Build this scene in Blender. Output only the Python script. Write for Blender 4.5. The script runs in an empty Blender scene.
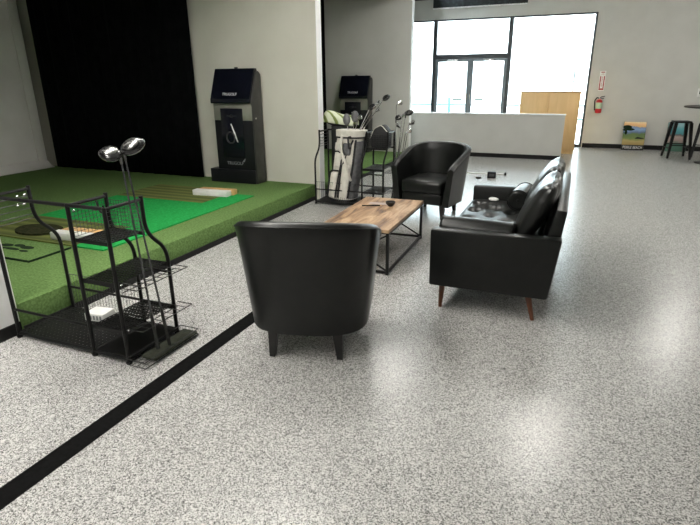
import bpy, bmesh, math, random
from mathutils import Vector, Matrix
PI = math.pi
R = math.radians
random.seed(7)
scene = bpy.context.scene
COL = scene.collection

# ------------------------------------------------------------------ camera
CAM_RIGHT = Vector((0.9234894421482727, 0.38351492869878895, -0.009140552818895845))
CAM_DOWN = Vector((0.11856167533608991, -0.30799033343613774, -0.9439730312097885))
CAM_FWD = Vector((-0.3648429516684841, 0.8706654087392353, -0.3298959936749288))
cd = bpy.data.cameras.new('camera')
cam = bpy.data.objects.new('camera', cd)
COL.objects.link(cam)
cd.sensor_fit = 'HORIZONTAL'
cd.sensor_width = 36.0
cd.lens = 36.0 * 524.95 / 700.0
cd.clip_start = 0.05
cd.clip_end = 200
m3 = Matrix((CAM_RIGHT, -CAM_DOWN, -CAM_FWD)).transposed()
cam.matrix_world = Matrix.Translation((0, 0, 1.6)) @ m3.to_4x4()
scene.camera = cam

# ------------------------------------------------------------------ world, exposure
scene.view_settings.view_transform = 'Standard'
scene.view_settings.look = 'None'
scene.view_settings.gamma = 1.0
scene.view_settings.use_curve_mapping = False
scene.view_settings.exposure = 0.0
SKY = 18.0
LAMP = 45.0
w = bpy.data.worlds.new('sky')
scene.world = w
w.use_nodes = True
bg = w.node_tree.nodes['Background']
bg.inputs['Color'].default_value = (0.80, 0.91, 1.0, 1)
bg.inputs['Strength'].default_value = SKY
# daylight sampling through the storefront opening
pl = bpy.data.lights.new('daylight_portal', 'AREA')
pl.shape = 'RECTANGLE'
pl.size, pl.size_y = 4.4, 2.9
pl.cycles.is_portal = True
po = bpy.data.objects.new('daylight_portal', pl)
po.location = (-2.0, 14.25, 1.46)
po.rotation_euler = (R(-90), 0, 0)
COL.objects.link(po)


# ------------------------------------------------------------------ materials
def new_mat(name):
    m = bpy.data.materials.new(name)
    m.use_nodes = True
    nt = m.node_tree
    return m, nt, nt.nodes['Principled BSDF']


def noise_mat(name, c1, c2, scale=20.0, rough=0.6, bump=0.0, metallic=0.0, stretch=(1, 1, 1), detail=4.0,
              bump_scale=None, lo=0.35, hi=0.65, spec=0.5, coat=0.0):
    m, nt, b = new_mat(name)
    tc = nt.nodes.new('ShaderNodeTexCoord')
    mp = nt.nodes.new('ShaderNodeMapping')
    mp.inputs['Scale'].default_value = stretch
    nt.links.new(tc.outputs['Object'], mp.inputs['Vector'])
    n = nt.nodes.new('ShaderNodeTexNoise')
    n.inputs['Scale'].default_value = scale
    n.inputs['Detail'].default_value = detail
    nt.links.new(mp.outputs['Vector'], n.inputs['Vector'])
    r = nt.nodes.new('ShaderNodeValToRGB')
    r.color_ramp.elements[0].position = lo
    r.color_ramp.elements[1].position = hi
    r.color_ramp.elements[0].color = (*c1, 1)
    r.color_ramp.elements[1].color = (*c2, 1)
    nt.links.new(n.outputs['Fac'], r.inputs['Fac'])
    nt.links.new(r.outputs['Color'], b.inputs['Base Color'])
    b.inputs['Roughness'].default_value = rough
    b.inputs['Metallic'].default_value = metallic
    b.inputs['Specular IOR Level'].default_value = spec
    b.inputs['Coat Weight'].default_value = coat
    if bump > 0:
        n2 = nt.nodes.new('ShaderNodeTexNoise')
        n2.inputs['Scale'].default_value = bump_scale or scale * 3
        n2.inputs['Detail'].default_value = 3
        nt.links.new(mp.outputs['Vector'], n2.inputs['Vector'])
        bp = nt.nodes.new('ShaderNodeBump')
        bp.inputs['Strength'].default_value = bump
        bp.inputs['Distance'].default_value = 0.01
        nt.links.new(n2.outputs['Fac'], bp.inputs['Height'])
        nt.links.new(bp.outputs['Normal'], b.inputs['Normal'])
    return m


def solid(name, c, rough=0.5, metallic=0.0, spec=0.5):
    d = tuple(min(1, x * 1.12) for x in c)
    e = tuple(x * 0.9 for x in c)
    return noise_mat(name, e, d, scale=12, rough=rough, metallic=metallic, spec=spec)


def ramp_set(ramp, stops, interp='LINEAR'):
    cr = ramp.color_ramp
    cr.interpolation = interp
    while len(cr.elements) > 1:
        cr.elements.remove(cr.elements[-1])
    cr.elements[0].position = stops[0][0]
    cr.elements[0].color = (*stops[0][1], 1)
    for p, c in stops[1:]:
        e = cr.elements.new(p)
        e.color = (*c, 1)


def floor_mat():
    m, nt, b = new_mat('epoxy_flake_floor')
    N, L = nt.nodes, nt.links
    tc = N.new('ShaderNodeTexCoord')
    v1 = N.new('ShaderNodeTexVoronoi')
    v1.inputs['Scale'].default_value = 205
    v2 = N.new('ShaderNodeTexVoronoi')
    v2.inputs['Scale'].default_value = 340
    for v in (v1, v2):
        L.new(tc.outputs['Object'], v.inputs['Vector'])
    r1 = N.new('ShaderNodeValToRGB')
    ramp_set(r1, [(0.0, (.018, .018, .018)), (.11, (.16, .159, .154)), (.30, (.39, .385, .375)), (.66, (.70, .69, .675))], 'CONSTANT')
    r2 = N.new('ShaderNodeValToRGB')
    ramp_set(r2, [(0.0, (.045, .045, .045)), (.15, (.30, .295, .28)), (.5, (.47, .46, .44))], 'CONSTANT')
    for v, r in ((v1, r1), (v2, r2)):
        s = N.new('ShaderNodeSeparateColor')
        L.new(v.outputs['Color'], s.inputs['Color'])
        L.new(s.outputs['Red'], r.inputs['Fac'])
    mx = N.new('ShaderNodeMix')
    mx.data_type = 'RGBA'
    mx.inputs['Factor'].default_value = 0.30
    L.new(r1.outputs['Color'], mx.inputs['A'])
    L.new(r2.outputs['Color'], mx.inputs['B'])
    L.new(mx.outputs['Result'], b.inputs['Base Color'])
    n = N.new('ShaderNodeTexNoise')
    n.inputs['Scale'].default_value = 45
    n.inputs['Detail'].default_value = 3
    L.new(tc.outputs['Object'], n.inputs['Vector'])
    bp = N.new('ShaderNodeBump')
    bp.inputs['Strength'].default_value = 0.12
    bp.inputs['Distance'].default_value = 0.004
    L.new(n.outputs['Fac'], bp.inputs['Height'])
    L.new(bp.outputs['Normal'], b.inputs['Normal'])
    b.inputs['Roughness'].default_value = 0.27
    b.inputs['Specular IOR Level'].default_value = 0.5
    return m


def wood_mat(name, stops, scale=3.0, axis='Y', rough=0.45, rings=9.0, dist=4.0):
    m, nt, b = new_mat(name)
    N, L = nt.nodes, nt.links
    tc = N.new('ShaderNodeTexCoord')
    mp = N.new('ShaderNodeMapping')
    st = {'X': (.16, 1, 1), 'Y': (1, .16, 1), 'Z': (1, 1, .12)}[axis]
    mp.inputs['Scale'].default_value = st
    L.new(tc.outputs['Object'], mp.inputs['Vector'])
    n = N.new('ShaderNodeTexNoise')
    n.inputs['Scale'].default_value = rings
    n.inputs['Detail'].default_value = 8
    n.inputs['Roughness'].default_value = 0.62
    n.inputs['Distortion'].default_value = dist * 0.2
    L.new(mp.outputs['Vector'], n.inputs['Vector'])
    r = N.new('ShaderNodeValToRGB')
    ramp_set(r, stops)
    L.new(n.outputs['Fac'], r.inputs['Fac'])
    L.new(r.outputs['Color'], b.inputs['Base Color'])
    b.inputs['Roughness'].default_value = rough
    return m


def glass_mat():
    m = bpy.data.materials.new('window_glass')
    m.use_nodes = True
    nt = m.node_tree
    nt.nodes.clear()
    o = nt.nodes.new('ShaderNodeOutputMaterial')
    mix = nt.nodes.new('ShaderNodeMixShader')
    t = nt.nodes.new('ShaderNodeBsdfTransparent')
    t.inputs['Color'].default_value = (.95, .98, .97, 1)
    g = nt.nodes.new('ShaderNodeBsdfGlossy')
    g.inputs['Roughness'].default_value = 0.02
    f = nt.nodes.new('ShaderNodeFresnel')
    f.inputs['IOR'].default_value = 1.45
    nt.links.new(f.outputs['Fac'], mix.inputs['Fac'])
    nt.links.new(t.outputs['BSDF'], mix.inputs[1])
    nt.links.new(g.outputs['BSDF'], mix.inputs[2])
    nt.links.new(mix.outputs['Shader'], o.inputs['Surface'])
    return m


def emit_mat(name, c, s):
    m, nt, b = new_mat(name)
    b.inputs['Base Color'].default_value = (.9, .9, .9, 1)
    b.inputs['Emission Color'].default_value = (*c, 1)
    b.inputs['Emission Strength'].default_value = s
    return m


def stripe_mat(name, cols, scale, axis=(1, 0, 0), rough=0.9, wobble=0.0):
    """hard stripes along one object axis, colours given as ramp stops"""
    m, nt, b = new_mat(name)
    N, L = nt.nodes, nt.links
    tc = N.new('ShaderNodeTexCoord')
    dp = N.new('ShaderNodeVectorMath')
    dp.operation = 'DOT_PRODUCT'
    dp.inputs[1].default_value = axis
    L.new(tc.outputs['Object'], dp.inputs[0])
    n = N.new('ShaderNodeTexNoise')
    n.inputs['Scale'].default_value = 30
    L.new(tc.outputs['Object'], n.inputs['Vector'])
    ma = N.new('ShaderNodeMath')
    ma.operation = 'MULTIPLY_ADD'
    L.new(n.outputs['Fac'], ma.inputs[0])
    ma.inputs[1].default_value = wobble
    L.new(dp.outputs['Value'], ma.inputs[2])
    ms = N.new('ShaderNodeMath')
    ms.operation = 'MULTIPLY'
    ms.inputs[1].default_value = scale
    L.new(ma.outputs['Value'], ms.inputs[0])
    fr = N.new('ShaderNodeMath')
    fr.operation = 'FRACT'
    L.new(ms.outputs['Value'], fr.inputs[0])
    r = N.new('ShaderNodeValToRGB')
    ramp_set(r, cols, 'LINEAR')
    L.new(fr.outputs['Value'], r.inputs['Fac'])
    L.new(r.outputs['Color'], b.inputs['Base Color'])
    b.inputs['Roughness'].default_value = rough
    b.inputs['Specular IOR Level'].default_value = 0.2
    return m


def landscape_mat(name, stops, dark=None):
    """a printed landscape picture: colour bands by height with ragged edges"""
    m, nt, b = new_mat(name)
    N, L = nt.nodes, nt.links
    tc = N.new('ShaderNodeTexCoord')
    sp = N.new('ShaderNodeSeparateXYZ')
    L.new(tc.outputs['Object'], sp.inputs['Vector'])
    n = N.new('ShaderNodeTexNoise')
    n.inputs['Scale'].default_value = 6
    n.inputs['Detail'].default_value = 5
    L.new(tc.outputs['Object'], n.inputs['Vector'])
    ma = N.new('ShaderNodeMath')
    ma.operation = 'MULTIPLY_ADD'
    L.new(n.outputs['Fac'], ma.inputs[0])
    ma.inputs[1].default_value = .16
    L.new(sp.outputs['Z'], ma.inputs[2])
    r = N.new('ShaderNodeValToRGB')
    ramp_set(r, stops)
    L.new(ma.outputs['Value'], r.inputs['Fac'])
    L.new(r.outputs['Color'], b.inputs['Base Color'])
    b.inputs['Roughness'].default_value = .5
    return m


M = {}
M['floor'] = floor_mat()
M['wall'] = noise_mat('grey_wall_paint', (.55, .545, .51), (.58, .575, .54), 3, .85, spec=.25)
M['wall_beige'] = noise_mat('beige_wall_paint', (.63, .615, .54), (.66, .645, .57), 3, .85, spec=.25)
M['white'] = noise_mat('white_paint', (.80, .80, .79), (.86, .86, .85), 4, .6)
M['ceiling'] = noise_mat('ceiling_paint', (.60, .60, .58), (.66, .66, .64), 4, .9)
M['dark_ceiling'] = noise_mat('dark_bay_ceiling', (.04, .04, .04), (.05, .05, .05), 4, .9)
M['rubber'] = noise_mat('black_rubber_base', (.007, .007, .007), (.012, .012, .012), 30, .6, spec=.25)
M['tape'] = noise_mat('black_floor_tape', (.004, .004, .004), (.007, .007, .007), 40, .85, spec=.05)
M['curtain'] = noise_mat('black_curtain_cloth', (.003, .0035, .004), (.005, .0055, .006), 8, .95, spec=.05)
M['screen'] = noise_mat('white_screen_cloth', (.78, .765, .73), (.84, .825, .79), 2.5, .9, spec=.1)
M['turf'] = noise_mat('olive_turf', (.095, .165, .052), (.160, .260, .090), 60, 1.0, bump=.6, bump_scale=220, spec=.05, detail=6)
M['green'] = noise_mat('bright_green_turf', (.018, .26, .055), (.028, .36, .085), 50, 1.0, bump=.4, bump_scale=220, spec=.05)
M['olive_stripe'] = stripe_mat('olive_striped_turf', [(0, (.17, .20, .05)), (.5, (.07, .085, .025)), (1, (.15, .17, .05))], 7.0, (0, 1, 0), 1.0, .02)
M['brown_turf'] = noise_mat('dark_brown_turf', (.018, .022, .010), (.04, .04, .02), 40, 1.0, spec=.05)
M['logo_dark'] = noise_mat('dark_print', (.012, .025, .012), (.02, .035, .018), 40, .9, spec=.05)
M['leather'] = noise_mat('black_leather', (.0050, .0056, .0052), (.0075, .0085, .0078), 14, .33, bump=.06, bump_scale=160, spec=.37)
M['leather_soft'] = noise_mat('soft_black_leather', (.0055, .0060, .0058), (.0085, .0092, .0088), 14, .30, bump=.30, bump_scale=22, spec=.5)
M['black_wood'] = noise_mat('black_stained_wood', (.008, .008, .008), (.014, .013, .012), 20, .45)
M['leg_wood'] = wood_mat('walnut_leg', [(.3, (.07, .022, .010)), (.7, (.15, .052, .022))], axis='Z', rings=14)
M['table_wood'] = wood_mat('rustic_board', [(.30, (.060, .030, .017)), (.42, (.22, .122, .062)), (.53, (.40, .25, .135)), (.68, (.56, .39, .24))], axis='Y', rings=13, rough=.5)
M['maple'] = wood_mat('maple_veneer', [(.3, (.74, .47, .20)), (.7, (.86, .57, .27))], axis='Z', rings=9, rough=.4)
M['black_metal'] = noise_mat('black_powder_metal', (.0045, .0045, .0045), (.0075, .0075, .0075), 40, .45, spec=.3)
M['wire'] = noise_mat('dark_wire_metal', (.05, .05, .05), (.08, .08, .08), 40, .35, metallic=.7)
M['steel'] = noise_mat('bright_steel', (.60, .60, .60), (.75, .75, .75), 40, .22, metallic=1.0)
M['dark_steel'] = noise_mat('dark_steel', (.10, .10, .10), (.24, .24, .23), 16, .22, metallic=.9)
M['shaft'] = noise_mat('graphite_shaft', (.06, .06, .065), (.10, .10, .105), 40, .25, metallic=.5)
M['grip'] = noise_mat('rubber_grip', (.020, .021, .019), (.032, .034, .030), 60, .6)
M['crown'] = noise_mat('glossy_black_crown', (.012, .012, .013), (.02, .02, .021), 10, .18, coat=.4)
M['pad'] = noise_mat('dark_pad', (.035, .038, .028), (.055, .058, .045), 40, .9, spec=.1)
M['gloss_black'] = noise_mat('kiosk_black', (.006, .007, .009), (.010, .011, .013), 6, .40, spec=.25)
M['kiosk_screen'] = noise_mat('dark_display', (.004, .005, .010), (.006, .007, .014), 6, .15)
M['kiosk_grey'] = noise_mat('kiosk_grey_metal', (.24, .24, .205), (.29, .29, .25), 6, .4, metallic=.3)
M['kiosk_side'] = noise_mat('kiosk_side_grey', (.030, .030, .028), (.045, .045, .042), 6, .5)
M['print'] = solid('light_lettering', (.75, .75, .75), .5)
M['print_grey'] = solid('grey_lettering', (.22, .23, .24), .5)
M['print_dim'] = solid('dim_grey_emblem', (.035, .036, .038), .5)
M['cream'] = noise_mat('cream_bag_fabric', (.66, .63, .56), (.76, .73, .66), 18, .65, bump=.2)
M['bag_black'] = noise_mat('black_bag_fabric', (.012, .012, .013), (.022, .022, .023), 20, .7)
M['bag_grey'] = noise_mat('grey_bag_fabric', (.10, .10, .105), (.16, .16, .165), 20, .7)
M['striped'] = stripe_mat('green_striped_cloth', [(0, (.62, .66, .50)), (.28, (.60, .64, .48)), (.36, (.16, .21, .06)), (.62, (.22, .27, .09)), (.7, (.62, .66, .50))], 11.0, (.55, .8, .15), .8, .01)
M['white_plastic'] = solid('white_plastic', (.80, .80, .78), .3)
M['card_white'] = noise_mat('white_card', (.72, .72, .70), (.82, .82, .80), 12, .6)
M['pale_card'] = solid('pale_card', (.42, .34, .30), .5)
M['tan'] = noise_mat('tan_wood', (.62, .36, .14), (.74, .46, .20), 14, .6)
M['red'] = noise_mat('red_enamel', (.42, .012, .014), (.52, .018, .02), 12, .3)
M['sign_red'] = solid('sign_red', (.40, .03, .04), .5)
M['label_green'] = solid('pale_green_label', (.42, .55, .40), .5)
M['alu'] = noise_mat('dark_bronze_frame', (.055, .062, .068), (.075, .082, .088), 12, .45, metallic=.3)
M['alu_grey'] = noise_mat('grey_aluminium', (.16, .19, .21), (.21, .24, .26), 12, .4, metallic=.4)
M['glass'] = glass_mat()
M['banner'] = noise_mat('charcoal_banner', (.006, .010, .012), (.030, .040, .045), 14, .6, lo=.45, hi=.75)
M['pavement'] = noise_mat('pale_concrete', (.55, .55, .53), (.68, .68, .66), 6, .9)
M['facade'] = noise_mat('white_stucco', (.84, .84, .83), (.92, .92, .91), 3, .9)
M['facade_grey'] = solid('pale_grey_window', (.09, .10, .11), .5)
M['rail_blue'] = solid('light_blue_paint', (.045, .105, .14), .6)
M['vent_dark'] = solid('dark_grille', (.025, .035, .03), .7)
M['pole_grey'] = solid('pale_grey_pole', (.035, .04, .04), .6)
M['lamp'] = emit_mat('lamp_diffuser', (1.0, .97, .91), LAMP)
M['landscape'] = landscape_mat('sunset_coast_print', [(.06, (.30, .20, .06)), (.16, (.44, .33, .12)), (.22, (.16, .22, .05)), (.32, (.10, .17, .05)),
                               (.36, (.10, .15, .26)), (.44, (.22, .36, .60)), (.50, (.20, .27, .40)), (.50, (.75, .42, .18)), (.56, (.85, .55, .25)), (.62, (.88, .76, .52))])
M['teal_print'] = landscape_mat('teal_lagoon_print', [(.08, (.05, .13, .09)), (.25, (.07, .17, .12)), (.30, (.30, .22, .20)), (.40, (.42, .32, .29)), (.45, (.10, .09, .09)),
                                (.48, (.05, .25, .29)), (.58, (.10, .38, .42)), (.66, (.28, .50, .52))])


# ------------------------------------------------------------------ mesh helpers
class MB:
    """collects shapes, then becomes one mesh object"""

    def __init__(self):
        self.bm = bmesh.new()

    def box(self, x0, x1, y0, y1, z0, z1, bevel=0.0, seg=2):
        r = bmesh.ops.create_cube(self.bm, size=1.0)
        vs = r['verts']
        for v in vs:
            v.co = Vector((x0 + (v.co.x + .5) * (x1 - x0), y0 + (v.co.y + .5) * (y1 - y0), z0 + (v.co.z + .5) * (z1 - z0)))
        if bevel > 0:
            es = list({e for v in vs for e in v.link_edges})
            bmesh.ops.bevel(self.bm, geom=es, offset=bevel, segments=seg, affect='EDGES', profile=.5)
        return self

    def prism(self, pts, axis, a0, a1, bevel=0.0):
        """polygon pts extruded along axis ('x': pts are (y,z); 'y': (x,z); 'z': (x,y))"""
        def P(p, a):
            return {'x': (a, p[0], p[1]), 'y': (p[0], a, p[1]), 'z': (p[0], p[1], a)}[axis]
        n = len(pts)
        A = [self.bm.verts.new(P(p, a0)) for p in pts]
        B = [self.bm.verts.new(P(p, a1)) for p in pts]
        fs = [self.bm.faces.new(A), self.bm.faces.new(B[::-1])]
        for i in range(n):
            fs.append(self.bm.faces.new((A[i], B[i], B[(i + 1) % n], A[(i + 1) % n])))
        bmesh.ops.recalc_face_normals(self.bm, faces=fs)
        if bevel > 0:
            es = list({e for v in A + B for e in v.link_edges})
            bmesh.ops.bevel(self.bm, geom=es, offset=bevel, segments=2, affect='EDGES', profile=.5)
        return self

    def tube(self, pts, r, seg=8, closed=False, r_end=None, cap=True):
        pts = [Vector(p) for p in pts]
        n = len(pts)
        rings = []
        up = None
        for i, p in enumerate(pts):
            if closed:
                t = (pts[(i + 1) % n] - pts[i - 1]).normalized()
            elif i == 0:
                t = (pts[1] - p).normalized()
            elif i == n - 1:
                t = (p - pts[i - 1]).normalized()
            else:
                t = ((pts[i + 1] - p).normalized() + (p - pts[i - 1]).normalized()).normalized()
            if up is None:
                up = Vector((0, 0, 1)) if abs(t.z) < .9 else Vector((1, 0, 0))
            a = t.cross(up)
            if a.length < 1e-5:
                a = t.orthogonal()
            a.normalize()
            b = a.cross(t).normalized()
            up = b
            rr = r if r_end is None else r + (r_end - r) * i / (n - 1)
            rings.append([self.bm.verts.new(p + a * math.cos(2 * PI * k / seg) * rr + b * math.sin(2 * PI * k / seg) * rr) for k in range(seg)])
        last = n if closed else n - 1
        for i in range(last):
            A, B = rings[i], rings[(i + 1) % n]
            for k in range(seg):
                self.bm.faces.new((A[k], A[(k + 1) % seg], B[(k + 1) % seg], B[k]))
        if not closed and cap:
            self.bm.faces.new(rings[0][::-1])
            self.bm.faces.new(rings[-1])
        return self

    def loft(self, rings, cap=True):
        rs = [[self.bm.verts.new(p) for p in ring] for ring in rings]
        n = len(rs[0])
        for i in range(len(rs) - 1):
            for k in range(n):
                self.bm.faces.new((rs[i][k], rs[i][(k + 1) % n], rs[i + 1][(k + 1) % n], rs[i + 1][k]))
        if cap:
            self.bm.faces.new(rs[0][::-1])
            self.bm.faces.new(rs[-1])
        return self

    def lathe(self, prof, seg=24, c=(0, 0, 0)):
        rings = [[(c[0] + r * math.cos(2 * PI * k / seg), c[1] + r * math.sin(2 * PI * k / seg), c[2] + z) for k in range(seg)] for r, z in prof]
        return self.loft(rings)

    def grid(self, f, nu, nv):
        """surface f(u,v) in [0,1]^2"""
        V = [[self.bm.verts.new(f(i / nu, j / nv)) for j in range(nv + 1)] for i in range(nu + 1)]
        for i in range(nu):
            for j in range(nv):
                self.bm.faces.new((V[i][j], V[i + 1][j], V[i + 1][j + 1], V[i][j + 1]))
        return self

    def ball(self, c, sx, sy, sz, seg=20, ring=12, fn=None, rot=None):
        r = bmesh.ops.create_uvsphere(self.bm, u_segments=seg, v_segments=ring, radius=1.0)
        for v in r['verts']:
            p = v.co.copy()
            if fn:
                p = fn(p)
            p = Vector((p.x * sx, p.y * sy, p.z * sz))
            if rot:
                p = rot @ p
            v.co = p + Vector(c)
        return self

    def xf(self, mat):
        bmesh.ops.transform(self.bm, matrix=mat, verts=self.bm.verts[:])
        return self


def mesh_obj(name, mb, mat, parent=None, smooth=True, loc=None, angle=40):
    bmesh.ops.recalc_face_normals(mb.bm, faces=mb.bm.faces[:])
    me = bpy.data.meshes.new(name)
    mb.bm.to_mesh(me)
    mb.bm.free()
    for mm in (mat if isinstance(mat, (list, tuple)) else [mat]):
        me.materials.append(mm)
    if smooth:
        for p in me.polygons:
            p.use_smooth = True
        me.set_sharp_from_angle(angle=R(angle))
    o = bpy.data.objects.new(name, me)
    COL.objects.link(o)
    if parent:
        o.parent = parent
    if loc:
        o.location = loc
    return o


def tag(o, label, cat, group=None, kind=None):
    o['label'] = label
    o['category'] = cat
    if group:
        o['group'] = group
    if kind:
        o['kind'] = kind
    return o


def thing(name, label, cat, loc=(0, 0, 0), rz=0.0, group=None):
    o = bpy.data.objects.new(name, None)
    o.empty_display_size = .1
    o.location = loc
    o.rotation_euler = (0, 0, rz)
    COL.objects.link(o)
    return tag(o, label, cat, group)


def struct(name, mb, mat, parent=None, label=None, smooth=False):
    o = mesh_obj(name, mb, mat, parent, smooth)
    if parent is None:
        o['kind'] = 'structure'
    if label:
        o['label'] = label
    return o


def copy_tree(o, label=None, loc=None, rz=None):
    c = o.copy()
    COL.objects.link(c)
    if label:
        c['label'] = label
    if loc:
        c.location = loc
    if rz is not None:
        c.rotation_euler = (0, 0, rz)
    for ch in list(o.children):
        d = ch.copy()
        COL.objects.link(d)
        d.parent = c
        for g in list(ch.children):
            e = g.copy()
            COL.objects.link(e)
            e.parent = d
    return c


def text_mesh(name, body, size, mat, parent, loc, rot=(R(90), 0, 0), extrude=.001, align='CENTER', sx=1.0):
    cu = bpy.data.curves.new(name, 'FONT')
    cu.body = body
    cu.size = size
    cu.extrude = extrude
    cu.align_x = align
    cu.align_y = 'CENTER'
    tmp = bpy.data.objects.new(name + '_tmp', cu)
    COL.objects.link(tmp)
    dg = bpy.context.evaluated_depsgraph_get()
    me = bpy.data.meshes.new_from_object(tmp.evaluated_get(dg))
    bpy.data.objects.remove(tmp)
    bpy.data.curves.remove(cu)
    me.materials.clear()
    me.materials.append(mat)
    o = bpy.data.objects.new(name, me)
    COL.objects.link(o)
    o.parent = parent
    o.location = loc
    o.rotation_euler = rot
    o.scale = (sx, 1, 1)
    return o


def smooth_path(pts, n=6, r=.3):
    """round the corners of a polyline"""
    pts = [Vector(p) for p in pts]
    out = [pts[0]]
    for i in range(1, len(pts) - 1):
        a, b, c = pts[i - 1], pts[i], pts[i + 1]
        d = min((a - b).length, (c - b).length) * r
        p0 = b + (a - b).normalized() * d
        p1 = b + (c - b).normalized() * d
        for k in range(n + 1):
            t = k / n
            out.append(p0 * (1 - t) ** 2 + b * 2 * t * (1 - t) + p1 * t * t)
    out.append(pts[-1])
    return out


# ------------------------------------------------------------------ the setting
CEIL = 3.65
XR, YB, YF = 5.2, -4.5, 14.0
PH = .215
PX = -3.262
P1Y, P2Y = 6.56, 10.85
struct('floor', MB().box(-9.6, XR, YB, 14.3, -.12, 0), M['floor'], label='glossy grey speckled epoxy floor')
struct('ceiling', MB().box(PX - .15, XR, YB, 14.3, CEIL, CEIL + .1), M['ceiling'])
struct('wall_right', MB().box(XR, XR + .15, YB, 14.3, 0, CEIL), M['wall'])
struct('wall_rear', MB().box(-9.6, XR, YB - .15, YB, 0, CEIL), M['wall'])
# front wall with the storefront opening
WX0, WX1, WZ = -4.3, .19, 2.965
struct('wall_front', MB().box(WX1, XR, YF, YF + .18, 0, CEIL).box(WX0, WX1, YF, YF + .18, WZ, CEIL).box(-9.6, WX0, YF, YF + .18, 0, CEIL),
       M['wall'], label='pale grey front wall around the storefront')
struct('baseboard_front', MB().box(WX1 + .02, XR, YF - .012, YF, 0, .10, .003), M['rubber'])
struct('wall_left', MB().box(-9.6, -9.45, YB, 14.3, 0, CEIL), M['wall'])
# bay header and dark bay ceiling
struct('ceiling_bay', MB().box(-9.45, PX - .15, YB, 14.0, 3.42, 3.52).box(PX - .15, PX, YB, P2Y + .14, 3.14, CEIL), M['dark_ceiling'], label='dark ceiling above the golf bays')
# partitions between the bays
struct('wall_partition_near', MB().box(-9.45, -3.29, 1.95, 2.10, 0, 3.42), M['white'], label='cream partition end beside the near rack')
struct('baseboard_near', MB().box(-3.292, -3.278, 1.935, 2.098, 0, .085, .003).box(-9.4, -3.28, 1.935, 1.95, 0, .085), M['rubber'])
struct('wall_partition', MB().box(-9.45, -3.19, P1Y, P1Y + .14, 0, 3.42), M['wall_beige'], label='beige partition behind the tall black kiosk')
struct('trim_1', MB().box(-3.19, -3.182, P1Y - .004, P1Y + .144, 0, 3.38, .002), M['white'], label='white end trim of the beige partition')
struct('wall_partition_far', MB().box(-9.45, -3.19, P2Y, P2Y + .14, 0, 3.42), M['wall'], label='grey partition at the far side of the second bay')
struct('lit_edge_far', MB().box(-3.19, -3.182, P2Y - .004, P2Y + .144, 0, 3.38, .002), M['white'], label='white strip for the daylit end of the far partition')  # white paint stands in for daylight on the partition end
# raised turf platforms
def platform(name, y0, y1, h, label):
    o = struct(name, MB().box(-9.4, PX, y0, y1, .0, h, .012), M['turf'], label=label, smooth=True)
    struct('trim', MB().box(PX - .004, PX + .014, y0, y1, 0, .052, .003), M['rubber'], o)
    return o
platform('platform_near', 2.10, P1Y, PH, 'raised platform covered in olive green turf')
platform('platform_far', P1Y + .14, P2Y, .13, 'second raised turf platform behind the partition')

# half-height counter wall
c = struct('wall_counter', MB().box(-3.5, -.2, 11.6, 11.74, 0, .875), M['wall'], label='grey half-height wall in front of the storefront')
struct('cap', MB().box(-3.5, -.19, 11.585, 11.755, .875, .897, .003), M['white'], c)
struct('baseboard', MB().box(-3.5, -.195, 11.588, 11.6, 0, .085, .003), M['rubber'], c)

# storefront: two windows and a double door, each with frame and glass
def frame_bars(bars, y0=14.03, y1=14.13):
    mb = MB()
    for x0, x1, z0, z1 in bars:
        mb.box(x0, x1, y0, y1, z0, z1, .004, 1)
    return mb
def window(name, x0, x1, z0, z1, label):
    o = struct(name, frame_bars([(x0, x0 + .05, z0, z1), (x1 - .05, x1, z0, z1), (x0 + .05, x1 - .05, z1 - .035, z1), (x0 + .05, x1 - .05, z0, z0 + .06)]), M['alu'], label=label)
    struct('glass', MB().box(x0 + .05, x1 - .05, 14.075, 14.083, z0 + .06, z1 - .035), M['glass'], o)
    return o
DX0, DX1 = -3.5, -1.67
window('window_1', WX0, DX0, 0, WZ, 'narrow storefront pane left of the double door')
window('window_2', DX1, WX1, 0, WZ, 'wide bright storefront pane behind the wooden cabinet')
window('window_3', DX0, DX1, 2.10, WZ, 'transom pane above the double door')
d = struct('door_1', frame_bars([(DX0, DX0 + .03, 0, 2.10), (DX1 - .03, DX1, 0, 2.10), (DX0 + .03, DX1 - .03, 2.045, 2.10)]), M['alu'], label='glass double door in a dark frame')
for sx, x0, x1 in ((0, DX0 + .031, -2.586), (1, -2.584, DX1 - .031)):
    lf = mesh_obj('door_leaf', frame_bars([(x0, x0 + .075, .01, 2.043), (x1 - .075, x1, .01, 2.043), (x0 + .075, x1 - .075, 1.985, 2.043), (x0 + .075, x1 - .075, .01, .2)], 14.045, 14.1), M['alu_grey'], d, False)
    mesh_obj('glass', MB().box(x0 + .075, x1 - .075, 14.07, 14.078, .2, 1.985), M['glass'], lf, False)
    hx = x1 - .04 if sx == 0 else x0 + .04
    mesh_obj('handle', MB().tube([(hx, 14.045, .95), (hx, 13.99, .95), (hx, 13.99, 1.2), (hx, 14.045, 1.2)], .011), M['steel'], lf)
    mesh_obj('header_glint', MB().box((x0 + x1) / 2 - .13, (x0 + x1) / 2 + .13, 13.985, 14.03, 2.0, 2.04, .008), M['steel'], d)  # steel boxes stand in for light reflections on the door header

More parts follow.
